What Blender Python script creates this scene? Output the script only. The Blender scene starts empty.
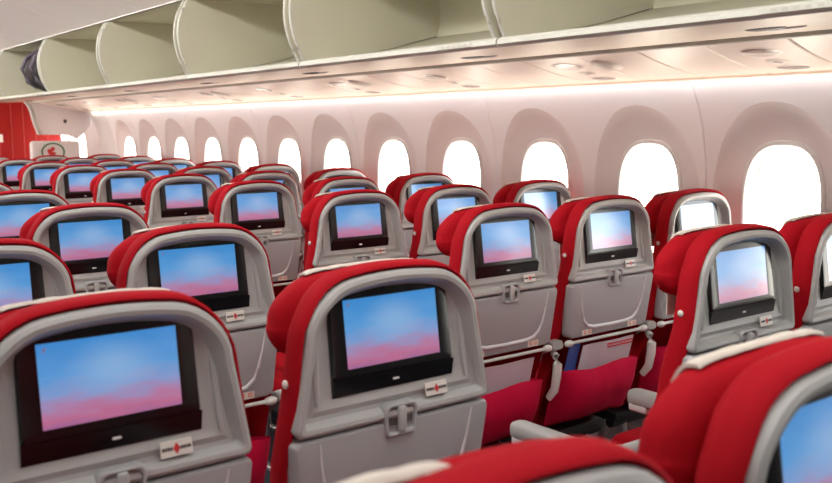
import bpy, bmesh, math, random
from mathutils import Vector, noise
random.seed(7)
SC = bpy.context.scene
COL = SC.collection
PI = math.pi
EYE = 1.45            # camera height above the cabin floor

# ------------------------------------------------------------------ materials
def mat(name, rgb, rough=0.5, spec=0.5, metal=0.0, var=0.0, vscale=8.0, bump=0.0, bscale=200.0,
        sheen=0.0, coat=0.0):
    m = bpy.data.materials.new(name); m.use_nodes = True
    nt = m.node_tree; b = nt.nodes['Principled BSDF']
    b.inputs['Base Color'].default_value = (*rgb, 1)
    b.inputs['Roughness'].default_value = rough
    b.inputs['Specular IOR Level'].default_value = spec
    b.inputs['Metallic'].default_value = metal
    b.inputs['Sheen Weight'].default_value = sheen
    b.inputs['Coat Weight'].default_value = coat
    tc = nt.nodes.new('ShaderNodeTexCoord')
    if var > 0:
        n = nt.nodes.new('ShaderNodeTexNoise'); n.inputs['Scale'].default_value = vscale
        n.inputs['Detail'].default_value = 4
        nt.links.new(tc.outputs['Object'], n.inputs['Vector'])
        r = nt.nodes.new('ShaderNodeMapRange')
        r.inputs['To Min'].default_value = 1 - var; r.inputs['To Max'].default_value = 1 + var
        nt.links.new(n.outputs['Fac'], r.inputs['Value'])
        mx = nt.nodes.new('ShaderNodeMix'); mx.data_type = 'RGBA'; mx.blend_type = 'MULTIPLY'
        mx.inputs['Factor'].default_value = 1
        mx.inputs['A'].default_value = (*rgb, 1)
        nt.links.new(r.outputs['Result'], mx.inputs['B'])
        nt.links.new(mx.outputs['Result'], b.inputs['Base Color'])
    if bump > 0:
        n2 = nt.nodes.new('ShaderNodeTexNoise'); n2.inputs['Scale'].default_value = bscale
        n2.inputs['Detail'].default_value = 3
        nt.links.new(tc.outputs['Object'], n2.inputs['Vector'])
        bp = nt.nodes.new('ShaderNodeBump'); bp.inputs['Strength'].default_value = bump
        bp.inputs['Distance'].default_value = 0.002
        nt.links.new(n2.outputs['Fac'], bp.inputs['Height'])
        nt.links.new(bp.outputs['Normal'], b.inputs['Normal'])
    return m

M = {}
M['red'] = mat('red_upholstery', (0.36, 0.003, 0.010), 0.8, 0.12, var=.10, vscale=14, bump=.35, bscale=160)
M['pocket'] = mat('screen_lit_red_pocket_cloth', (0.66, 0.006, 0.060), 0.65, 0.2, var=.15, vscale=9, bump=.3, bscale=60)  # red cloth made pinker and brighter, screen light put into the colour
M['cream_cloth'] = mat('cream_headrest_cloth', (0.66, 0.60, 0.53), 0.9, 0.2, var=.06, bump=.3, bscale=120)
M['shell'] = mat('light_grey_seat_plastic', (0.42, 0.415, 0.405), 0.42, 0.45, var=.03, vscale=5)
M['tray'] = mat('mid_grey_tray_plastic', (0.38, 0.38, 0.385), 0.4, 0.45, var=.03, vscale=5)
M['ridge'] = mat('tray_ridge_highlight', (0.62, 0.62, 0.63), 0.35, 0.5)  # paler than the tray, painting in the highlight along the ridge
M['bezel'] = mat('black_screen_surround', (0.007, 0.007, 0.008), 0.2, 0.6)
M['chin'] = mat('black_gloss_plastic', (0.006, 0.006, 0.007), 0.16, 0.5)
M['lightgrey'] = mat('white_grey_plastic', (0.66, 0.65, 0.63), 0.35, 0.5)
M['pad'] = mat('grey_armrest_plastic', (0.33, 0.32, 0.31), 0.45, 0.45)
M['darkslot'] = mat('dark_recess_plastic', (0.10, 0.095, 0.09), 0.5, 0.4)
M['under'] = mat('black_seat_frame', (0.03, 0.03, 0.032), 0.5, 0.4)
M['light_blocker'] = mat('dark_grey_light_blocker', (0.10, 0.10, 0.105), 0.9, 0.1, var=.1, vscale=20)  # dark so the added rear wall throws little light on the near seats
M['metal'] = mat('brushed_metal', (0.6, 0.6, 0.6), 0.3, 0.5, metal=.9)
M['plate'] = mat('cream_plate', (0.72, 0.68, 0.62), 0.4, 0.4)
M['ink_dark'] = mat('dark_print', (0.06, 0.045, 0.045), 0.5)
M['ink_red'] = mat('red_print', (0.55, 0.03, 0.03), 0.5)
M['ink_orange'] = mat('orange_print', (0.75, 0.22, 0.12), 0.5)
M['ink_grey'] = mat('grey_print', (0.45, 0.43, 0.38), 0.5)
M['ink_green'] = mat('green_print', (0.02, 0.16, 0.06), 0.5)
M['carpet'] = mat('dark_cabin_carpet', (0.035, 0.035, 0.045), 0.95, 0.1, var=.3, vscale=60, bump=.5, bscale=300)
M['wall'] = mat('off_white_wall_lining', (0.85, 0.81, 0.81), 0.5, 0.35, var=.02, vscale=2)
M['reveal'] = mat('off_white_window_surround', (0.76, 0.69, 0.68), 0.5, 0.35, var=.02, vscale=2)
M['frame'] = mat('window_frame_plastic', (0.70, 0.665, 0.65), 0.4, 0.4)
M['ceil'] = mat('ceiling_panel', (0.74, 0.70, 0.69), 0.55, 0.3, var=.02, vscale=2)
M['bin'] = mat('cream_green_bin_lining', (0.58, 0.56, 0.445), 0.55, 0.3, var=.04, vscale=4)
M['binlip'] = mat('white_bin_edge', (0.52, 0.52, 0.465), 0.4, 0.4)
M['binunder'] = mat('white_bin_underside', (0.88, 0.79, 0.62), 0.4, 0.4)
M['psu'] = mat('blush_service_panel', (0.88, 0.77, 0.69), 0.38, 0.45)
M['lens'] = mat('frosted_lens', (0.32, 0.26, 0.24), 0.2, 0.5)
M['bulkred'] = mat('red_bulkhead_laminate', (0.27, 0.004, 0.003), 0.5, 0.2, var=.05, vscale=3)
M['seam'] = mat('dull_red_seam', (0.42, 0.05, 0.035), 0.5)
M['bag'] = mat('dark_bag_fabric', (0.012, 0.008, 0.013), 0.7, 0.3, var=.4, vscale=15, bump=.5, bscale=40)
M['bagstrap'] = mat('mauve_bag_strap', (0.10, 0.08, 0.11), 0.6)
M['paper'] = mat('pale_safety_card', (0.66, 0.60, 0.66), 0.3, 0.5, var=.05, vscale=12)
M['blue'] = mat('blue_magazine_cover', (0.05, 0.12, 0.45), 0.35, 0.5, var=.3, vscale=40)

def screen_mat():
    m = bpy.data.materials.new('seat_screen_picture'); m.use_nodes = True
    nt = m.node_tree; L = nt.links; N = nt.nodes.new
    b = nt.nodes['Principled BSDF']
    b.inputs['Base Color'].default_value = (.01, .01, .012, 1)
    b.inputs['Roughness'].default_value = .22
    b.inputs['Specular IOR Level'].default_value = 1.0
    tc = N('ShaderNodeTexCoord'); sep = N('ShaderNodeSeparateXYZ'); L.new(tc.outputs['UV'], sep.inputs[0])
    nz = N('ShaderNodeTexNoise'); nz.inputs['Scale'].default_value = 3.2; nz.inputs['Detail'].default_value = 2.5
    mp = N('ShaderNodeMapping'); mp.inputs['Scale'].default_value = (1.0, 2.2, 1); L.new(tc.outputs['UV'], mp.inputs[0])
    L.new(mp.outputs[0], nz.inputs['Vector'])
    a = N('ShaderNodeMath'); a.operation = 'MULTIPLY_ADD'; a.inputs[1].default_value = .40; L.new(nz.outputs['Fac'], a.inputs[0])
    s = N('ShaderNodeMath'); s.operation = 'SUBTRACT'; s.inputs[1].default_value = .16
    L.new(sep.outputs['Y'], s.inputs[0]); L.new(s.outputs[0], a.inputs[2])
    cr = N('ShaderNodeValToRGB'); e = cr.color_ramp
    e.elements[0].position = 0; e.elements[0].color = (.42, .16, .36, 1)
    e.elements[1].position = 1; e.elements[1].color = (.045, .30, .74, 1)
    for p, c in ((.12, (.58, .17, .32, 1)), (.24, (.50, .24, .45, 1)), (.42, (.25, .38, .72, 1)), (.62, (.10, .38, .80, 1))):
        x = e.elements.new(p); x.color = c
    L.new(a.outputs[0], cr.inputs[0])
    # pale cloud glow in the middle of the picture
    vm = N('ShaderNodeVectorMath'); vm.operation = 'DISTANCE'; vm.inputs[1].default_value = (.52, .62, 0)
    L.new(tc.outputs['UV'], vm.inputs[0])
    mr = N('ShaderNodeMapRange'); mr.inputs['From Min'].default_value = 0; mr.inputs['From Max'].default_value = .42
    mr.inputs['To Min'].default_value = .38; mr.inputs['To Max'].default_value = 0; mr.interpolation_type = 'SMOOTHSTEP'
    L.new(vm.outputs['Value'], mr.inputs['Value'])
    mx = N('ShaderNodeMix'); mx.data_type = 'RGBA'; L.new(mr.outputs[0], mx.inputs['Factor'])
    L.new(cr.outputs[0], mx.inputs['A']); mx.inputs['B'].default_value = (.55, .70, .92, 1)
    L.new(mx.outputs['Result'], b.inputs['Emission Color'])
    b.inputs['Emission Strength'].default_value = .82
    b.inputs['Coat Weight'].default_value = 1.0; b.inputs['Coat Roughness'].default_value = .18
    return m
M['screen'] = screen_mat()

def glass_mat():
    m = bpy.data.materials.new('window_acrylic'); m.use_nodes = True
    nt = m.node_tree; nt.nodes.remove(nt.nodes['Principled BSDF'])
    out = nt.nodes['Material Output']
    t = nt.nodes.new('ShaderNodeBsdfTransparent'); t.inputs[0].default_value = (.97, .98, .98, 1)
    g = nt.nodes.new('ShaderNodeBsdfGlossy'); g.inputs['Roughness'].default_value = .05
    mx = nt.nodes.new('ShaderNodeMixShader'); mx.inputs[0].default_value = .05
    nt.links.new(t.outputs[0], mx.inputs[1]); nt.links.new(g.outputs[0], mx.inputs[2])
    nt.links.new(mx.outputs[0], out.inputs[0])
    return m
M['glass'] = glass_mat()

# ------------------------------------------------------------------ mesh helpers
def obj(name, bm, m, parent=None, smooth=True, ang=35, loc=None):
    bmesh.ops.recalc_face_normals(bm, faces=bm.faces)
    me = bpy.data.meshes.new(name); bm.to_mesh(me); bm.free()
    for x in (m if isinstance(m, (list, tuple)) else [m]):
        me.materials.append(x)
    if smooth:
        me.polygons.foreach_set('use_smooth', [True] * len(me.polygons))
        me.set_sharp_from_angle(angle=math.radians(ang))
    o = bpy.data.objects.new(name, me); COL.objects.link(o)
    if loc: o.location = loc
    if parent: o.parent = parent
    return o

def thing(name, label, cat, loc=(0, 0, 0), group=None):
    o = bpy.data.objects.new(name, None); COL.objects.link(o); o.location = loc
    o.empty_display_size = .1
    return tag(o, label, cat, group)

def tag(o, label, cat, group=None):
    o['label'] = label; o['category'] = cat
    if group: o['group'] = group
    return o

def structure(o):
    o['kind'] = 'structure'; return o

def loft(bm, loops, cap0=False, cap1=False, closed=True, mi=0):
    vs = [[bm.verts.new(p) for p in lp] for lp in loops]
    n = len(loops[0]); last = n if closed else n - 1
    for a, b in zip(vs, vs[1:]):
        for i in range(last):
            j = (i + 1) % n
            f = bm.faces.new((a[i], a[j], b[j], b[i])); f.material_index = mi
    if cap0: bm.faces.new(vs[0]).material_index = mi
    if cap1: bm.faces.new(vs[-1]).material_index = mi
    return vs

def rbox(bm, c, s, r=0.0, seg=2, rx=0.0, mi=0):
    """Box of size s centred on c with rounded edges, tilted by rx about X."""
    t = bmesh.new(); bmesh.ops.create_cube(t, size=1)
    for v in t.verts: v.co = Vector((v.co.x * s[0], v.co.y * s[1], v.co.z * s[2]))
    if r > 0:
        bmesh.ops.bevel(t, geom=list(t.edges), offset=r, segments=seg, profile=.5, affect='EDGES')
    ca, sa = math.cos(rx), math.sin(rx)
    mp = {}
    for v in t.verts:
        y, z = v.co.y * ca - v.co.z * sa, v.co.y * sa + v.co.z * ca
        mp[v] = bm.verts.new((c[0] + v.co.x, c[1] + y, c[2] + z))
    for f in t.faces:
        bm.faces.new([mp[v] for v in f.verts]).material_index = mi
    t.free()

def tube(bm, path, r, n=8, mi=0, sx=1.0):
    path = [Vector(p) for p in path]; loops = []
    for i, p in enumerate(path):
        d = (path[min(i + 1, len(path) - 1)] - path[max(i - 1, 0)]).normalized()
        up = Vector((0, 0, 1)) if abs(d.z) < .9 else Vector((0, 1, 0))
        a = d.cross(up).normalized(); b = a.cross(d)
        rr = r[i] if isinstance(r, (list, tuple)) else r
        loops.append([p + a * math.cos(t) * rr * sx + b * math.sin(t) * rr for t in [2 * PI * k / n for k in range(n)]])
    loft(bm, loops, True, True, mi=mi)

def ellipsoid(bm, c, s, u=14, v=9, mi=0):
    t = bmesh.new(); bmesh.ops.create_uvsphere(t, u_segments=u, v_segments=v, radius=1)
    mp = {q: bm.verts.new((c[0] + q.co.x * s[0], c[1] + q.co.y * s[1], c[2] + q.co.z * s[2])) for q in t.verts}
    for f in t.faces: bm.faces.new([mp[q] for q in f.verts]).material_index = mi
    t.free()

def trap(hb, ht, z0, z1, rb, rt, crown, n=8, inset=0.0):
    """Rounded trapezoid outline in XZ (counter-clockwise): half widths hb at z0, ht at z1; the top edge crowns."""
    hb -= inset; ht -= inset; z0 += inset; z1 -= inset
    rb = max(rb - inset, .006); rt = max(rt - inset, .012)
    pts = []
    def corner(cx, cz, r, a0):
        for k in range(n + 1):
            a = a0 + PI / 2 * k / n
            pts.append((cx + r * math.cos(a), cz + r * math.sin(a)))
    corner(hb - rb, z0 + rb, rb, -PI / 2)
    for k in (1, 2, 3, 4, 5):                                   # right side
        t = k / 6; pts.append((hb + (ht - hb) * t * 1.0, z0 + rb + (z1 - rt - z0 - rb) * t))
    corner(ht - rt, z1 - rt, rt, 0)
    for k in range(1, 12):
        t = k / 12; pts.append(((ht - rt) * (1 - 2 * t), z1))
    corner(-ht + rt, z1 - rt, rt, PI / 2)
    for k in (1, 2, 3, 4, 5):
        t = k / 6; pts.append((-(ht + (hb - ht) * t), z1 - rt + (z0 + rb - z1 + rt) * t))
    corner(-hb + rb, z0 + rb, rb, PI)
    for k in range(1, 12):
        t = k / 12; pts.append(((-hb + rb) + 2 * (hb - rb) * t, z0))
    out = []
    for x, z in pts:                                            # smooth side taper and the crown along the top
        w = max(0, min(1, (z - z0) / (z1 - z0)))
        out.append((x, z - crown * (x / max(ht, .01)) ** 2 * w ** 2))
    return out

# ------------------------------------------------------------------ the seat
def lean(z):
    """How far the back sits forward of the screen plane at height z."""
    return 0.0 if z > .78 else (.78 - z) * .30

def wrinkle(p, amp, sc):
    return amp * (noise.noise(Vector(p) * sc) + .5 * noise.noise(Vector(p) * sc * 2.3))

def build_seat():
    root = thing('passenger_seat', 'seat', 'seat')
    # red upholstery wrapped round the back
    bm = bmesh.new()
    def lr(z):
        return 0.022 * max(0, min(1, (.975 - z) / .05)) + max(0, .935 - z) * .11 + lean(z) * .7
    def lp(y, ins):
        out = []
        for x, z in trap(.218, .187, .40, 1.2165, .04, .094, .024, inset=ins):
            lin = .218 + (.187 - .218) * max(0, min(1, (z - .44) / .68))
            want = .2128 + (.187 - .2128) * max(0, min(1, (z - .955) / .19))
            out.append((x * want / lin, y + lr(z), z))
        return out
    loft(bm, [lp(.046, .024), lp(.012, .018), lp(-.006, .012), lp(-.0165, .006), lp(-.014, .002), lp(.004, .000), lp(.018, -.001), lp(.031, .001), lp(.040, .009), lp(.045, .034)], True, True)
    for v in bm.verts:
        n = wrinkle(v.co, .0022, 14); v.co.x += n * (1 if v.co.x > 0 else -1); v.co.y += n
    cushion = obj('backrest', bm, M['red'], root, ang=60)
    for s in (-1, 1):
        bm = bmesh.new(); ellipsoid(bm, (s * .2045, .016, 1.03), (.004, .0078, .0078))
        b = obj('side_button', bm, M['plate'], cushion); b['label'] = 'cream round side button'
    # headrest with wings that fold forward
    def ho(y, ins): return [(x, y - .008 + .014 * (x / .2) ** 2, z) for x, z in trap(.194, .192, 1.058, 1.2035, .052, .088, .020, inset=ins)]
    bm = bmesh.new()
    loft(bm, [ho(.044, .050), ho(.049, .026), ho(.056, .011), ho(.064, .003), ho(.074, 0), ho(.089, 0), ho(.099, .003), ho(.107, .012), ho(.112, .026), ho(.114, .040)], True, True)
    for v in bm.verts:
        n = wrinkle(v.co, .0030, 11); v.co.z += n; v.co.y += n * .6
    head = obj('headrest', bm, M['red'], root, ang=70)
    top = [q for q in trap(.194, .192, 1.058, 1.2035, .052, .088, .020) if q[1] > 1.12]
    def ztop(x):
        return max(z for (px, z) in top if abs(px - x) < .02)
    bm = bmesh.new(); NXC = 20; xs2 = [-.125 + .250 * k / NXC for k in range(NXC + 1)]
    def prof(x, off):
        zt = ztop(x); yb = .014 * (x / .2) ** 2 - .008
        pts = [(.114, 1.00), (.114, 1.06), (.114, 1.12), (.114, zt - .045), (.112, zt - .026), (.107, zt - .011), (.100, zt - .003), (.094, zt), (.087, zt + .001), (.080, zt + .001)]
        out = []
        for y, z in pts:
            oy = off if z < zt - .02 else off * .6; oz = off if z > zt - .03 else 0
            out.append(Vector((x, y + yb + oy, z + oz)))
        return out
    outer = [prof(x, .0040) for x in xs2]; inner = [prof(x, .0010) for x in xs2]
    NPC = len(outer[0])
    for i in range(NXC + 1):
        for k in range(NPC):
            n = wrinkle(outer[i][k] + Vector((3, 0, 0)), .0018, 16); outer[i][k].z += abs(n); outer[i][k].y += abs(n)
    a = loft(bm, outer, closed=False); b = loft(bm, inner, closed=False)
    for i in range(NXC):
        for k in (0, NPC - 1):
            bm.faces.new((a[i][k], a[i + 1][k], b[i + 1][k], b[i][k]))
    for k in range(NPC - 1):
        for i in (0, NXC):
            bm.faces.new((a[i][k], a[i][k + 1], b[i][k + 1], b[i][k]))
    c = obj('headrest_cover', bm, M['cream_cloth'], head, ang=70); c['label'] = 'cream cloth headrest cover'
    # grey plastic back shell: raised rim, sloping recess, ledge
    bm = bmesh.new()
    def so(y, ins, t=0): return [(x, y + (z - 1.10) * .13 * t, z) for x, z in trap(.2085, .182, .942, 1.205, .016, .092, .024, inset=ins)]
    loft(bm, [so(.018, .005), so(-.016, 0), so(-.024, .003), so(-.0275, .009), so(-.026, .016), so(-.018, .021),
              so(-.010, .023), so(.000, .030, .5), so(.003, .040, 1), so(.005, .048, 1), so(.005, .058, 1)], True, True)
    obj('back_shell', bm, M['shell'], root, ang=32)
    # a raised crease down both cheeks of the recess
    for s in (-1, 1):
        bm = bmesh.new()
        tube(bm, [(s * .146, .009, 1.145), (s * .155, .003, 1.10), (s * .160, -.006, 1.03), (s * .161, -.012, .990)], [.003, .006, .007, .004], 8)
        obj('cheek_rib', bm, M['shell'], root)
    # screen unit
    TI = math.radians(7.43); CZ = 1.1009
    def tilt(x, y, z):                                   # y aft-negative off the tilted glass, z along the glass
        return (x, y * math.cos(TI) + z * math.sin(TI), CZ - y * math.sin(TI) + z * math.cos(TI))
    bm = bmesh.new()
    def bo(y, ins): return [tilt(x, y, z) for x, z in trap(.129, .127, -.0755, .077, .006, .016, .002, n=5, inset=ins)]
    loft(bm, [bo(.014, 0), bo(-.001, 0), bo(-.005, .003), bo(-.0055, .006)], True, False)
    # front face with a hole for the glass
    w, h = .0994, .0588
    fr = bo(-.0055, .006)
    inner = []
    for (x, y, z) in fr:
        zz = (z - CZ) / math.cos(TI)
        k = max(abs(x) / w, (abs(zz) / h))
        inner.append(tilt(max(-w, min(w, x)), -.0052, max(-h, min(h, zz))))
    corners = []
    loft(bm, [fr, inner])
    bmesh.ops.remove_doubles(bm, verts=bm.verts, dist=.0002)
    bez = obj('screen_surround', bm, M['bezel'], root, ang=30)
    bm = bmesh.new(); uv = bm.loops.layers.uv.new('UVMap')
    q = [bm.verts.new(tilt(*p)) for p in ((-w, -.0049, -h), (w, -.0049, -h), (w, -.0049, h), (-w, -.0049, h))]
    q2 = [bm.verts.new(tilt(*p)) for p in ((-w, -.001, -h), (w, -.001, -h), (w, -.001, h), (-w, -.001, h))]
    f = bm.faces.new(q)
    for l, c in zip(f.loops, ((0, 0), (1, 0), (1, 1), (0, 1))): l[uv].uv = c
    bm.faces.new(q2)
    for i in range(4):
        g = bm.faces.new((q[i], q[(i + 1) % 4], q2[(i + 1) % 4], q2[i]))
    sc = obj('screen', bm, M['screen'], bez, smooth=False); sc['label'] = 'lit screen showing blue sky over pink clouds'
    bm = bmesh.new()
    v = [bm.verts.new(tilt(*p)) for p in ((-.092, -.0055, .047), (-.090, -.0055, .047), (-.086, -.0055, .053), (-.088, -.0055, .053))]
    bm.faces.new(v)
    mk = obj('screen_icon', bm, M['ink_orange'], bez, smooth=False)
    # glossy wedge under the glass with its small white mark
    bm = bmesh.new()
    prof = [(-.0056, -.0735), (-.0054, -.076), (.003, -.1035), (.010, -.1055), (.014, -.1055), (.014, -.0735)]
    loft(bm, [[tilt(x, y, z) for y, z in prof] for x in (-.1295, -.127, .127, .1295)], True, True)
    ch = obj('control_strip', bm, M['chin'], bez, ang=25)
    bm = bmesh.new(); c0 = tilt(0, -.0015, -.0895); rbox(bm, c0, (.013, .002, .0045), .0008, 1, TI * 0 - .42)
    obj('control_mark', bm, M['lightgrey'], ch)
    # airline plate on the ledge, below right of the screen
    LA = math.radians(-14)
    bm = bmesh.new(); pc = Vector((.085, -.0185, .9800)); rbox(bm, pc, (.050, .003, .024), .001, 1, LA, 0)
    ay = Vector((0, -math.cos(LA), -math.sin(LA))); az = Vector((0, -math.sin(LA), math.cos(LA)))
    def mark(x, z, sx, sz, mi): rbox(bm, pc + ay * .0016 + Vector((x, 0, 0)) + az * z, (sx, .0008, sz), 0, 1, LA, mi)
    for k, wd in enumerate((.004, .003, .004, .003)): mark(-.0205 + .0043 * k, .0, wd, .005, 1)
    for k, wd in enumerate((.003, .004, .003, .004)): mark(.0075 + .0043 * k, .0, wd, .005, 1)
    t = bmesh.new()
    pts = [(0, .0085), (.0055, 0), (0, -.0085), (-.0055, 0)]
    dv = [bm.verts.new(pc + ay * .0024 + Vector((x, 0, 0)) + az * z) for x, z in pts]
    bm.faces.new(dv).material_index = 2; t.free()
    p = obj('airline_plate', bm, [M['plate'], M['ink_dark'], M['ink_red']], root, smooth=False)
    p['label'] = 'cream plate with dark lettering and a red emblem'
    # tray table, stowed
    bm = bmesh.new()
    def to(y, ins): return [(x, y + (.935 - z) * .11, z) for x, z in trap(.197, .2085, .750, .9385, .022, .008, 0, inset=ins)]
    loft(bm, [to(.012, 0), to(-.018, 0), to(-.0235, .003), to(-.0250, .008)], True, True)
    tray = obj('tray_table', bm, M['tray'], root, ang=30)
    bm = bmesh.new()
    def ty(z): return -.0245 + (.935 - z) * .11
    path = [(-.165, .930), (-.158, .88), (-.148, .835), (-.135, .805), (-.115, .787), (-.085, .780), (0, .778), (.085, .780), (.115, .787), (.135, .805), (.148, .835), (.158, .88), (.165, .930)]
    tube(bm, [(x, ty(z), z) for x, z in path], [.002, .003, .0045, .0055, .0065, .007, .007, .007, .0065, .0055, .0045, .003, .002], 8)
    obj('tray_ridge', bm, M['ridge'], tray)
    for s in (-1, 1):
        bm = bmesh.new(); cz = .7645; cx = s * .115; rot = math.atan(-.11)
        rbox(bm, (cx, ty(cz) - .001, cz), (.046, .002, .019), .0006, 1, 0, 0)
        for dx in (-.011, .011):
            rbox(bm, (cx + dx, ty(cz) - .0022, cz + .001), (.011, .0008, .011), 0, 1, 0, 1)
            rbox(bm, (cx + dx, ty(cz) - .0028, cz + .001), (.005, .0006, .006), 0, 1, 0, 2)
        w_ = obj('warning_label', bm, [M['plate'], M['ink_orange'], M['plate']], tray, smooth=False)
        w_['label'] = 'small cream sticker with orange pictograms'
    # tray latch
    bm = bmesh.new()
    def lo(y, ins): return [(x, y, z) for x, z in trap(.034, .036, .913, .972, .012, .012, 0, n=4, inset=ins)]
    loft(bm, [lo(-.012, 0), lo(-.028, 0), lo(-.031, .003), lo(-.030, .006), lo(-.022, .009)], True, True)
    la = obj('latch_housing', bm, M['tray'], root, ang=30)
    bm = bmesh.new(); rbox(bm, (0, -.0235, .943), (.050, .002, .030), .003, 1); obj('latch_recess', bm, M['darkslot'], la)
    bm = bmesh.new(); rbox(bm, (0, -.030, .943), (.017, .012, .047), .005, 3); obj('latch_knob', bm, M['shell'], la)
    # rail across the back and its two end knobs
    bm = bmesh.new(); tube(bm, [(-.19, .003, .7345), (.19, .003, .7345)], .0055, 10)
    rail = obj('pocket_rail', bm, M['lightgrey'], root)
    for s in (-1, 1):
        bm = bmesh.new(); ellipsoid(bm, (s * .190, .003, .7345), (.020, .012, .012)); obj('rail_knob', bm, M['lightgrey'], rail)
    # cloth literature pocket
    bm = bmesh.new(); loops = []
    NZ = 12; NX = 18
    for j in range(NZ + 1):
        z = .637 - .200 * j / NZ; row = []
        for i in range(NX + 1):
            x = -.207 + .414 * i / NX; e = (1 - abs(x / .207) ** 6)
            bul = .055 * (.45 + .55 * math.sin(PI * min(1, j / NZ * .9 + .1))) * e
            row.append((x * (1 - .03 * j / NZ), lean(z) - .006 - bul - wrinkle((x, z, 2), .006, 13), z + .006 * math.sin(x * 23) + -.010 * (x / .207) ** 6))
        loops.append(row)
    back = [[(p[0], lean(p[2]) + .002, p[2]) for p in r] for r in loops]
    a = loft(bm, loops, closed=False); b = loft(bm, back, closed=False)
    for j in range(NZ):
        for i in (0, NX): bm.faces.new((a[j][i], a[j + 1][i], b[j + 1][i], b[j][i]))
    for i in range(NX): bm.faces.new((a[NZ][i], a[NZ][i + 1], b[NZ][i + 1], b[NZ][i]))
    pk = obj('seat_pocket', bm, M['pocket'], root, ang=70)
    pk['label'] = 'red cloth pocket coloured as if screen-lit'
    # seat bottom, frame, legs
    bm = bmesh.new(); rbox(bm, (0, .42, .42), (.418, .44, .12), .045, 4)
    for v in bm.verts: v.co.z += wrinkle(v.co, .004, 8)
    obj('seat_cushion', bm, M['red'], root, ang=60)
    bm = bmesh.new(); rbox(bm, (0, .40, .335), (.41, .42, .04), .01, 2)
    tube(bm, [(-.206, .22, .31), (.206, .22, .31)], .02, 10); tube(bm, [(-.206, .52, .31), (.206, .52, .31)], .02, 10)
    obj('seat_frame', bm, M['under'], root)
    for s in (-1, 1):
        bm = bmesh.new()
        tube(bm, [(s * .13, .22, .31), (s * .13, .20, .03), (s * .13, .16, .012)], [.018, .016, .012], 8)
        tube(bm, [(s * .13, .52, .31), (s * .13, .56, .03), (s * .13, .60, .012)], [.018, .016, .012], 8)
        rbox(bm, (s * .13, .38, .011), (.03, .52, .02), .004, 1)
        obj('leg', bm, M['metal'], root)
    return root

def build_armrest(parent, side):
    bm = bmesh.new(); X = side * .241
    path = [(.004, .736, .024, .013), (.010, .735, .0275, .017), (.03, .733, .0275, .018), (.07, .716, .026, .018), (.14, .676, .025, .020), (.20, .655, .025, .021), (.32, .646, .025, .022), (.42, .642, .026, .024), (.485, .640, .026, .026), (.505, .640, .024, .022)]
    loops = []
    for i, (y, z, hw, hh) in enumerate(path):
        y0, z0 = path[max(0, i - 1)][:2]; y1, z1 = path[min(len(path) - 1, i + 1)][:2]
        d = Vector((0, y1 - y0, z1 - z0)).normalized(); n = Vector((0, -d.z, d.y))
        lp = []
        for k in range(16):
            t = 2 * PI * k / 16; c, s = math.cos(t), math.sin(t)
            lp.append(Vector((X, y, z)) + Vector((1, 0, 0)) * hw * math.copysign(abs(c) ** .6, c) + n * hh * math.copysign(abs(s) ** .6, s))
        loops.append(lp)
    loft(bm, loops, True, True)
    a = obj('armrest', bm, M['pad'], parent, ang=40)
    bm = bmesh.new(); rbox(bm, (X, .470, .617), (.046, .07, .035), .010, 3)
    obj('armrest_tip', bm, M['lightgrey'], a)
    bm = bmesh.new()
    P = [(X + side * .008, .022, .712), (X + side * .011, .002, .702), (X + side * .014, -.008, .678), (X + side * .016, -.007, .640), (X + side * .016, .002, .590), (X + side * .015, .03, .555)]
    tube(bm, P, [.010, .016, .018, .018, .016, .012], 10, sx=.7)
    obj('armrest_bracket', bm, M['lightgrey'], a)

def copy_tree(o, parent=None):
    c = o.copy(); COL.objects.link(c)
    if parent: c.parent = parent
    for ch in list(o.children): copy_tree(ch, c)
    return c

proto = build_seat()
build_armrest(proto, -1)
PITCH = .81
CX = {'c0': .4206, 'c1': .9133, 'w0': 1.8919, 'w1': 2.3738, 'w2': 2.8557}
Y0 = {'c': 1.2703, 'w': 1.217}
RANGE = {'c0': range(-1, 2), 'c1': range(-1, 5), 'w0': range(0, 10), 'w1': range(0, 10), 'w2': range(1, 10)}
FIX = {('c0', 0): (-.003, -.004), ('c0', -1): (0, -.02), ('c1', -1): (.012, .02)}
ORD = ['nearest', 'second', 'third', 'fourth', 'fifth', 'sixth', 'seventh', 'eighth', 'ninth', 'tenth']
PLACE = {'c0': 'middle seat of the centre block', 'c1': 'aisle seat of the centre block',
         'w0': 'aisle seat of the window block', 'w1': 'middle seat of the window block', 'w2': 'window seat of the window block'}
LOOK = {'c0': 'red and grey', 'c1': 'red and grey', 'w0': 'red and grey', 'w1': 'red and grey', 'w2': 'red and grey'}
first = True; SEATS = {}
for key, rng in RANGE.items():
    for r in rng:
        s = proto if first else copy_tree(proto)
        first = False
        dx, dy = FIX.get((key, r), (0, 0))
        s.location = (CX[key] + dx, Y0[key[0]] + r * PITCH + dy, 0)
        k = r + 1 if key[0] == 'c' else r
        row = 'nearest row' if k == 0 else ORD[k] + ' row from the camera'
        s['label'] = f"{LOOK[key]} {PLACE[key]}, {row}"
        s['category'] = 'seat'; s['group'] = 'passenger seats in rows'
        SEATS[(key, r)] = s
for key in ('c1', 'w2'):
    for r in RANGE[key]: build_armrest(SEATS[(key, r)], 1)

near = SEATS[('c0', -1)]                      # the nearest headrest is pushed down and its cloth has slipped over to the left
for ch in near.children:
    if ch.name.startswith('headrest'):
        ch.location.z -= .010
        for q in ch.children: q.scale = (.90, 1.0, 1.0); q.location = (-.125, -.030, .014)

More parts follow.
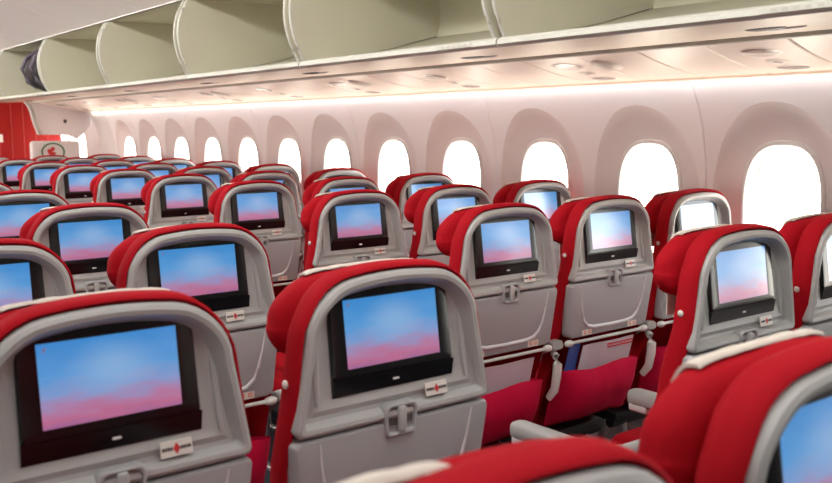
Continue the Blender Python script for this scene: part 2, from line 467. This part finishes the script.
# reading matter in the pockets that show
def pocket_card(name, seat, x0, x1, z1, m, dy, label, cat, red=False):
    s = SEATS[seat].location; bm = bmesh.new()
    zb = .575
    rows = []
    for z in (zb, .62, .66, z1):
        rows.append([(s.x + x, s.y + dy + lean(z) - .005 - (z1 - z) * .05 + .004 * math.sin((x - x0) * 30), z) for x in [x0 + (x1 - x0) * k / 6 for k in range(7)]])
    a = loft(bm, rows, closed=False)
    b = loft(bm, [[(p[0], p[1] - .003, p[2]) for p in r] for r in rows], closed=False)
    for j in range(3):
        for i in (0, 6): bm.faces.new((a[j][i], a[j + 1][i], b[j + 1][i], b[j][i]))
    for i in range(6):
        for j in (0, 3): bm.faces.new((a[j][i], a[j][i + 1], b[j][i + 1], b[j][i]))
    if red:
        for k in range(2):
            rbox(bm, (s.x + x0 + (x1 - x0) * .70, s.y + dy + lean(z1) - .0095, z1 - .012 - .010 * k), ((x1 - x0) * .5, .001, .005), 0, 1, 0, 1)
    return tag(obj(name, bm, [m, M['ink_red']], None, smooth=False), label, cat, 'reading matter in the seat pockets')
SC9 = ('w1', 1)
pocket_card('magazine', SC9, -.175, -.118, .722, M['blue'], .004, 'blue magazine beside the pale card with red lines in a seat pocket', 'magazine')
pocket_card('safety_card', SC9, -.115, .150, .715, M['paper'], -.004, 'pale card with red lines beside the blue magazine in a seat pocket', 'card', True)
pocket_card('safety_card', ('w0', 1), -.150, .140, .712, M['paper'], -.004, 'pale card in the pocket of the second-row window block aisle seat', 'card')

# ------------------------------------------------------------------ shell of the cabin
CC = .42                                   # cabin centre line
YB, YF = -1.0, 10.6
def wx(z):                                 # inner face of the side lining at height z (above the eye)
    pts = [(.195, 2.945), (.10, 3.005), (0, 3.045), (-.15, 3.075), (-.35, 3.09), (-.70, 3.085), (-1.45, 3.03)]
    for (z0, x0), (z1, x1) in zip(pts, pts[1:]):
        if z <= z0 and z >= z1: return x0 + (x1 - x0) * (z0 - z) / (z0 - z1)
    return pts[0][1] if z > .195 else pts[-1][1]
WP, WY0, WTOP = .61, 1.845, -.079
WH, WW = .236, .150
WZ = WTOP - WH
NW = 48
def supere(hw, hh, k, e):
    t = 2 * PI * k / NW; c, s = math.cos(t), math.sin(t)
    return hw * math.copysign(abs(c) ** (2 / e), c), hh * math.copysign(abs(s) ** (2 / e), s)
def rect_pt(hw, z0, z1, k):
    t = 2 * PI * k / NW; c, s = math.cos(t), math.sin(t)
    sc = min(hw / abs(c) if abs(c) > 1e-6 else 9e9, ((z1 if s > 0 else -z0) / abs(s)) if abs(s) > 1e-6 else 9e9)
    ca = [math.atan2(z, y) % (2 * PI) for y, z in ((hw, z1), (-hw, z1), (-hw, z0), (hw, z0))]
    for a, q in zip(ca, ((hw, z1), (-hw, z1), (-hw, z0), (hw, z0))):
        if round(a / (2 * PI) * NW) % NW == k: return q
    return c * sc, s * sc
def mir(x, side): return x if side > 0 else 2 * CC - x

OW, OH, OE = .276, .398, 2.15             # outline of the surround where it leaves the lining
def wall(name, side, y_lo, idxs):
    bm = bmesh.new()
    for i in idxs:
        yc = WY0 + i * WP
        loops = []
        for f in (1.0, .965, .66, .33, 0):
            lp = []
            for k in range(NW):
                ey, ez = supere(OW, OH, k, OE)
                ry, rz = rect_pt(WP / 2, -.62, .508, k)
                y, z = ey + (ry - ey) * f, ez + (rz - ez) * f
                x = wx(WZ + z) + (.005 if f == 1.0 and ry * (1 if i % 2 == 0 else -1) > WP / 2 - .001 else 0)
                lp.append((mir(x, side), yc + y, EYE + WZ + z))
            loops.append(lp)
        loft(bm, loops)
    ya, yb = WY0 + (idxs[0] - .5) * WP, WY0 + (idxs[-1] + .5) * WP
    zl = WZ - .62
    for (a, b) in ((ya, yb),):                              # dado below the windows
        zs = [zl, -1.1, -1.45]
        loft(bm, [[(mir(wx(z), side), a, EYE + z), (mir(wx(z), side), b, EYE + z)] for z in zs], closed=False)
    zs = [.195, .1, 0, -.15, -.35, -.7, -1.45]
    loft(bm, [[(mir(wx(z), side), y_lo, EYE + z), (mir(wx(z), side), ya, EYE + z)] for z in zs], closed=False)
    return structure(obj(name, bm, M['wall'], ang=25))
IDX = list(range(-4, 12))
wall('wall_right', 1, YB, IDX)
wall('wall_left', -1, YB, IDX)
def window(n, i, side):
    yc = WY0 + i * WP; bm = bmesh.new()
    def lp(f, dx, hw=None):
        out = []
        for k in range(NW):
            a = supere(OW, OH, k, OE); b = supere(WW + .022, WH + .022, k, 2.7)
            y, z = a[0] + (b[0] - a[0]) * f, a[1] + (b[1] - a[1]) * f
            base = wx(WZ + z)
            x = base + (3.112 - base) * dx
            out.append((mir(x, side), yc + y, EYE + WZ + z))
        return out
    def rp(g, x):
        return [(mir(x, side), yc + supere(WW + g, WH + g, k, 2.7)[0], EYE + WZ + supere(WW + g, WH + g, k, 2.7)[1]) for k in range(NW)]
    loft(bm, [lp(0, 0), lp(.03, .10), lp(.25, .42), lp(.6, .78), lp(1, 1)])
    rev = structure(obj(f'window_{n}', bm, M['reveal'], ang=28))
    bm = bmesh.new()
    loft(bm, [rp(.022, 3.112), rp(.019, 3.104), rp(.010, 3.102), rp(.004, 3.106), rp(0, 3.125), rp(0, 3.170), rp(-.005, 3.172), rp(-.005, 3.176), rp(0, 3.178), rp(0, 3.20), rp(.03, 3.205)])
    fr = obj('window_frame', bm, M['frame'], rev, ang=40)
    bm = bmesh.new()
    loft(bm, [rp(.012, 3.150), rp(.012, 3.154)], True, True)
    obj('pane', bm, M['glass'], rev, smooth=False)
n = 1
for i in IDX: window(n, i, 1); n += 1
for i in IDX: window(n, i, -1); n += 1

# floor
bm = bmesh.new(); rbox(bm, (CC, (YB + YF) / 2, -.02), (5.9, YF - YB, .04)); structure(obj('floor', bm, M['carpet'], smooth=False))
# ceiling: an arch that comes down to the bin headers, with transverse joints
def cz(x):
    t = min(1, abs(x - CC) / 1.364)
    return .87 - .268 * t ** 2.6
bm = bmesh.new(); xs = [CC - 1.364 + 2.728 * k / 40 for k in range(41)]
joints = [YB + .02 + 1.13 * k for k in range(13)]
ys = []
for a, b in zip(joints, joints[1:]): ys.append((a + .004, b - .004))
for a, b in ys:
    loft(bm, [[(x, a - .004, EYE + cz(x) + .006) for x in xs], [(x, a, EYE + cz(x)) for x in xs], [(x, b, EYE + cz(x)) for x in xs], [(x, b + .004, EYE + cz(x) + .006) for x in xs]], closed=False)
structure(obj('ceiling', bm, M['ceil'], ang=20))
# unseen dark wall added behind the camera to block window reflections and rear light
bm = bmesh.new(); rbox(bm, (CC, YB - .03, 1.2), (5.9, .06, 2.5)); structure(obj('wall_back_blocker', bm, M['light_blocker'], smooth=False))
# mirrored soffit of the other side: closed bins
bm = bmesh.new()
prof = [(1.784, .63), (1.735, .45), (1.80, .25), (2.2, .245), (2.96, .20)]
loft(bm, [[(mir(x, -1), y, EYE + z) for x, z in prof] for y in (YB, YF)], closed=False)
structure(obj('trim_left', bm, M['binlip'], ang=20))
bm = bmesh.new()
loft(bm, [[(x, y, EYE + .630) for x in (1.784, 3.0)] for y in (YB, YF)], closed=False)
structure(obj('ceiling_right', bm, M['ceil'], ang=20))
bm = bmesh.new()
loft(bm, [[(3.0, y, EYE + z) for z in (.630, .16)] for y in (YB, YF)], closed=False)
structure(obj('trim_light_blocker', bm, M['ceil'], smooth=False))  # plane added to stop daylight leaking in behind the bins
bm = bmesh.new()
loft(bm, [[(1.783, y, EYE + z) for z in (.630, .598)] for y in (YB, YF)], closed=False)
structure(obj('trim_9', bm, M['ceil'], smooth=False))

# ------------------------------------------------------------------ overhead bins
BY = [-.25, .85, 1.945, 3.056, 4.10, 5.195, 6.387, 7.55, 8.70]
def arc_front(n=14):
    """Curved front edge of a bin end panel, lip to header."""
    P0, P1, P2 = Vector((1.800, .248)), Vector((1.672, .440)), Vector((1.786, .606))
    return [P0 * (1 - t) ** 2 + P1 * 2 * t * (1 - t) + P2 * t * t for t in [k / n for k in range(n + 1)]]
BACK = [(1.84, .620), (2.42, .626), (2.455, .60), (2.445, .46), (2.43, .392), (2.2, .332)]
def bin_unit(k, y0, y1):
    nm = 'nearest bay, above the closest window' if k == 0 else f'{ORD[k]} bay from the camera'
    t = thing('overhead_bin', f'open cream overhead bin without door, {nm}', 'overhead bin', (1.8, (y0 + y1) / 2, EYE + .25), 'open overhead bins')
    ox, oy, oz = 1.8, (y0 + y1) / 2, EYE + .25
    def P(x, y, z): return (x - ox, y - oy, EYE + z - .015 - oz)
    a, b = y0 + .021, y1 - .021
    for yy in (a, b):                                    # end panels
        bm = bmesh.new(); fr = arc_front()
        poly = [(p.x, p.y) for p in fr] + BACK
        d = .012
        loft(bm, [[P(x, yy - d / 2, z) for x, z in poly], [P(x, yy + d / 2, z) for x, z in poly]], True, True)
        ep = obj('end_panel', bm, M['bin'], t, ang=30)
        bm = bmesh.new(); tube(bm, [P(p.x - .001, yy, p.y) for p in fr], .0062, 8)
        obj('edge_bead', bm, M['binlip'], ep)
    bm = bmesh.new()                                     # bucket: floor, back, roof
    inn = [(1.81, .252), (2.0, .286), (2.2, .330), (2.43, .388), (2.44, .43), (2.45, .60), (2.42, .620), (1.80, .612)]
    out = [(1.81, .246), (2.0, .262), (2.25, .280), (2.46, .37), (2.475, .43), (2.48, .61), (2.43, .634), (1.80, .624)]
    lo = [[P(x, y, z) for x, z in inn] for y in (a, b)]; lu = [[P(x, y, z) for x, z in out] for y in (a, b)]
    loft(bm, lo, closed=False)
    va = loft(bm, lu, closed=False)
    obj('bucket', bm, M['bin'], t, ang=28)
    bm = bmesh.new()                                     # front lip
    pr = [(1.782, .240), (1.774, .246), (1.775, .258), (1.785, .265), (1.806, .263), (1.83, .256), (1.83, .243), (1.79, .238)]
    loft(bm, [[P(x, y, z) for x, z in pr] for y in (a - .017, b + .017)], True, True)
    lip = obj('front_lip', bm, M['binlip'], t, ang=30)
    bm = bmesh.new()                                     # underside
    pr = [(1.795, .243), (1.84, .242), (2.10, .252), (2.42, .271), (2.435, .278), (2.43, .284), (1.82, .252)]
    loft(bm, [[P(x, y, z) for x, z in pr] for y in (a - .018, b + .018)], True, True)
    un = obj('underside', bm, M['binunder'], t, ang=30)
    bm = bmesh.new(); ym = (y0 + y1) / 2 - .10
    ellipsoid(bm, P(2.08, ym, .2505), (.030, .055, .005)); la = obj('latch', bm, M['darkslot'], un)
    bm = bmesh.new(); ellipsoid(bm, P(2.115, ym - .03, .2515), (.014, .060, .005)); obj('latch_highlight', bm, M['lightgrey'], la)  # pale sliver painted in as the highlight on the dark latch
    bm = bmesh.new(); yp = y0 + .19                      # seat-row placard on the lip
    rbox(bm, P(1.7745, yp, .2525), (.003, .16, .013), .0006, 1, 0, 0)
    for q in range(5): rbox(bm, P(1.7728, yp - .055 + .026 * q, .2525), (.001, .014, .006), 0, 1, 0, 1)
    obj('row_placard', bm, [M['binlip'], M['ink_grey']], t, smooth=False)
for k, (a, b) in enumerate(zip(BY[1:], BY[2:])): bin_unit(k, a, b)

# dark bag in the far bin
t = thing('travel_bag', 'dark patterned bag stuffed in the sixth overhead bin from the camera', 'bag', (1.99, 6.82, EYE + .265))
bm = bmesh.new(); ellipsoid(bm, (0, 0, .155), (.225, .355, .170), 64, 40)
for v in bm.verts:
    d = noise.noise(v.co * 6) * .035 + noise.noise(v.co * 17) * .018
    v.co += v.co.normalized() * d
    v.co.z = max(v.co.z, .012 + v.co.x * .2)
body = obj('bag_body', bm, M['bag'], t, ang=60)
for yy, col in ((-.14, 'bagstrap'), (.10, 'bagstrap')):
    bm = bmesh.new(); tube(bm, [(-.10, yy, .30), (-.19, yy + .02, .24), (-.225, yy + .03, .16), (-.20, yy - .01, .07), (-.14, yy - .03, .03)], .014, 8)
    obj('strap', bm, M[col], t)

# ------------------------------------------------------------------ passenger service panels between bin and wall
PX0, PW = 2.448, .482
def pz(x): return .253 - .077 * (x - PX0) / PW - .006 * math.sin(PI * (x - PX0) / PW)
def psu(k, yc):
    nm = 'nearest the camera' if k == 0 else f'{ORD[k]} from the camera'
    t = thing('service_panel', f'blush overhead panel of reading lamps above the windows, {nm}', 'overhead panel', (2.56, yc, EYE + .21), 'overhead service panels')
    def P(x, y, z): return (x - 2.56, y, z - .21)
    xs = [PX0 + PW * q / 10 for q in range(11)]
    bm = bmesh.new()
    for (ya, yb) in ((-.402, -.145), (-.139, .139), (.145, .402)):
        lo = []
        for y, dz in ((ya, .012), (ya, .003), (ya + .004, 0), (yb - .004, 0), (yb, .003), (yb, .012)):
            lo.append([P(x, y + .05 * math.sin(PI * (x - PX0) / PW * .5), pz(x) + dz) for x in xs])
        loft(bm, lo, closed=False)
    obj('panel', bm, M['psu'], t, ang=30)
    for (x, sx, sy, nmm, mm) in ((2.595, .046, .060, 'reading_lamp', 'lens'), (2.725, .030, .036, 'air_nozzle', 'plate'), (2.830, .034, .056, 'speaker_cover', 'lens')):
        bm = bmesh.new(); yy = .05 * math.sin(PI * (x - PX0) / PW * .5)
        disc(bm, x, yy, 0, sx * 1.2, sy * 1.2, .003)
        ring = obj('surround_ring', bm, M['psu'], t)
        bm = bmesh.new(); disc(bm, x, yy, .0025, sx, sy, .0015)
        obj(nmm, bm, M[mm], ring)
        if nmm == 'air_nozzle':
            bm = bmesh.new(); disc(bm, x, yy, .0038, .014, .017, .001); obj('nozzle_hole', bm, M['lens'], ring)
    if k % 2 == 0: return
    bm = bmesh.new(); disc(bm, 2.61, -.16, 0, .070, .050, .014)
    obj('sign_cover', bm, M['plate'], t)
def disc(bm, x, yy, d, sx, sy, th):
    ellipsoid(bm, (x - 2.56, yy, 0), (sx, sy, th), 24, 8)
    for v in bm.verts: v.co.z += pz(v.co.x + 2.56) - .21 - d
for k in range(10): psu(k, 1.61 + .81 * k)
bm = bmesh.new()                                          # shadow-gap rail between bins and panels, and the outboard closing rail
loft(bm, [[(2.439, y, EYE + .275), (2.439, y, EYE + .246), (2.452, y, EYE + .244), (2.452, y, EYE + .275)] for y in (YB, 9.3)], True, True)
structure(obj('trim_1', bm, M['ink_grey'], smooth=False))
bm = bmesh.new()
loft(bm, [[(2.925, y, EYE + .186), (2.925, y, EYE + .169), (2.938, y, EYE + .167), (2.938, y, EYE + .186)] for y in (YB, 9.3)], True, True)
structure(obj('trim_2', bm, M['psu'], smooth=False))
bm = bmesh.new()                                          # plain panels above the row behind the first lamp group
loft(bm, [[(PX0 + PW * q / 10, y, EYE + pz(PX0 + PW * q / 10)) for q in range(11)] for y in (YB, 1.20)], closed=False)
structure(obj('trim_3', bm, M['psu'], ang=30))
bm = bmesh.new()
loft(bm, [[(1.80, y, EYE + .228), (2.435, y, EYE + .257), (2.435, y, EYE + .275), (1.8, y, EYE + .62), (1.74, y, EYE + .45)] for y in (YB, .85)], True, True)
structure(obj('trim_4', bm, M['binlip'], smooth=False))

# ------------------------------------------------------------------ front of the cabin
bm = bmesh.new(); rbox(bm, (CC, YF + .02, 1.2), (5.30, .04, 2.5), 0, 1, 0, 0)
for k in range(43): rbox(bm, (-2.2 + .125 * k, YF - .001, 1.2), (.006, .004, 2.4), 0, 1, 0, 1)
structure(obj('wall_front', bm, [M['bulkred'], M['seam']], smooth=False))
bm = bmesh.new(); rbox(bm, (2.405, YF - .006, EYE - .098), (.10, .008, .085), .002, 1)
tag(obj('wall_placard', bm, M['plate']), 'small pale placard on the red front wall', 'placard')
# soffit box beside the door, its inboard side curved
bm = bmesh.new()
prof = [(2.36, .30), (2.42, .22), (2.44, .17), (2.455, .09), (2.475, .02), (2.50, -.055), (2.80, -.06), (2.86, -.10), (2.93, -.04), (3.0, .05), (3.0, .30)]
loft(bm, [[(x, y, EYE + z) for x, z in prof] for y in (9.32, 9.34, 9.42)], True, True)
structure(obj('trim_5', bm, M['wall'], ang=25))
bm = bmesh.new()
loft(bm, [[(x - .02, y, EYE + z) for x, z in prof[:6]] + [(x + .012, y, EYE + z) for x, z in prof[:6]][::-1] for y in (9.29, 9.33)], True, True)
structure(obj('trim_6', bm, M['binlip'], ang=25))
bm = bmesh.new(); ellipsoid(bm, (2.745, 9.315, EYE + .075), (.017, .008, .02))
tag(obj('fixture_cap', bm, M['darkslot']), 'small dark round cap on the white box by the front door', 'cap')
# pillar that ends the window wall, then the door side with its window
bm = bmesh.new(); zs = [.22, .1, 0, -.15, -.35, -.7, -1.45]
loft(bm, [[(wx(z) + .006, 8.84, EYE + z), (wx(z) - .04, 8.93, EYE + z), (wx(z) - .06, 9.08, EYE + z), (wx(z) - .04, 9.2, EYE + z), (wx(z) - .0, 9.24, EYE + z), (wx(z) + .14, 9.26, EYE + z)] for z in zs], closed=False)
structure(obj('trim_7', bm, M['frame'], ang=25))
bm = bmesh.new()
def dl(hw, hh, x): return [(x, 10.2 + supere(hw, hh, k, 3)[0], EYE - .27 + supere(hw, hh, k, 3)[1]) for k in range(NW)]
loft(bm, [[(3.10, 10.2 + rect_pt(.95, -1.2, .55, k)[0], EYE - .27 + rect_pt(.95, -1.2, .55, k)[1]) for k in range(NW)], dl(.37, .31, 3.10), dl(.35, .29, 3.16)])
d = structure(obj('door_1', bm, M['frame'], ang=25))
bm = bmesh.new(); loft(bm, [dl(.36, .30, 3.15), dl(.36, .30, 3.153)], True, True); obj('pane', bm, M['glass'], d, smooth=False)
# low white partition with a round emblem
t = thing('partition', 'low white partition with round green and red emblem before the red front wall', 'partition', (2.62, 9.30, 0))
bm = bmesh.new(); rbox(bm, (.01, 0, .672), (.47, .07, 1.324), .03, 4); obj('panel', bm, M['frame'], t)
bm = bmesh.new()
tube(bm, [(-.02 + .105 * math.cos(a), -.036, 1.225 + .085 * math.sin(a)) for a in [PI * k / 16 for k in range(-3, 20)]], .008, 6)
obj('emblem_ring', bm, M['ink_green'], t)
bm = bmesh.new()
for x, z, sx, sz in ((-.05, 1.235, .026, .022), (-.022, 1.255, .022, .020), (-.03, 1.212, .04, .016)): ellipsoid(bm, (x, -.036, z), (sx, .004, sz))
obj('emblem_mark', bm, M['ink_red'], t)

# ------------------------------------------------------------------ light
def area(name, loc, rot, sx, sy, e, col):
    l = bpy.data.lights.new(name, 'AREA'); l.shape = 'RECTANGLE'; l.size = sx; l.size_y = sy; l.energy = e; l.color = col
    o = bpy.data.objects.new(name, l); COL.objects.link(o); o.location = loc; o.rotation_euler = rot; return o
YM = (YB + YF) / 2; YL = YF - YB - .4
area('ceiling_wash_lamp', (CC, YM, EYE + .86), (0, 0, 0), .5, YL, 70, (1, .97, .94))
area('aisle_wash_lamp', (1.05, YM, EYE + .815), (0, math.radians(-52), 0), .06, YL, 80, (1, .97, .92))
area('aisle_wash_lamp', (-.21, YM, EYE + .815), (0, math.radians(52), 0), .06, YL, 30, (1, .97, .92))
area('wall_wash_lamp', (2.915, 4.1, EYE + .155), (0, math.radians(-38), 0), .03, 9.9, 5, (1, .97, 1))
area('panel_fill_light', (2.90, 4.1, EYE + .100), (0, math.radians(165), 0), .03, 9.9, 5, (1, .80, .62))  # added warm fill beneath the panels, not a cabin fixture

w = bpy.data.worlds.new('daylight'); SC.world = w; w.use_nodes = True
nt = w.node_tree; bg = nt.nodes['Background']
tc = nt.nodes.new('ShaderNodeTexCoord'); sp = nt.nodes.new('ShaderNodeSeparateXYZ'); nt.links.new(tc.outputs['Generated'], sp.inputs[0])
cr = nt.nodes.new('ShaderNodeValToRGB'); cr.color_ramp.elements[0].position = .47; cr.color_ramp.elements[1].position = .53
cr.color_ramp.elements[0].color = (1.35, 1.20, 1.0, 1); cr.color_ramp.elements[1].color = (.90, .95, 1, 1)
mr = nt.nodes.new('ShaderNodeMapRange'); mr.inputs['From Min'].default_value = -1; nt.links.new(sp.outputs['Z'], mr.inputs['Value'])
nt.links.new(mr.outputs[0], cr.inputs[0]); nt.links.new(cr.outputs[0], bg.inputs[0])      # sunlit apron below, bright overcast above
bg.inputs[1].default_value = 9.0

# ------------------------------------------------------------------ camera
cd = bpy.data.cameras.new('camera'); cam = bpy.data.objects.new('camera', cd); COL.objects.link(cam)
F, YAW, PIT, ROL = 907.7, .6517, .1257, -.0059
fwd = Vector((math.sin(YAW) * math.cos(PIT), math.cos(YAW) * math.cos(PIT), -math.sin(PIT)))
r = Vector((math.cos(YAW), -math.sin(YAW), 0)); u = r.cross(fwd)
r2 = r * math.cos(ROL) + u * math.sin(ROL); u2 = -r * math.sin(ROL) + u * math.cos(ROL)
from mathutils import Matrix
cam.matrix_world = Matrix(((r2.x, u2.x, -fwd.x, 0), (r2.y, u2.y, -fwd.y, 0), (r2.z, u2.z, -fwd.z, EYE), (0, 0, 0, 1)))
cd.sensor_width = 36; cd.lens = F * 36 / 832; cd.clip_start = .02
cd.dof.use_dof = True; cd.dof.focus_distance = 2.75; cd.dof.aperture_fstop = 6.3
SC.camera = cam
SC.view_settings.view_transform = 'Standard'; SC.view_settings.look = 'None'
SC.view_settings.gamma = 1; SC.view_settings.use_curve_mapping = False
SC.view_settings.exposure = 0
SC.cycles.use_denoising = True
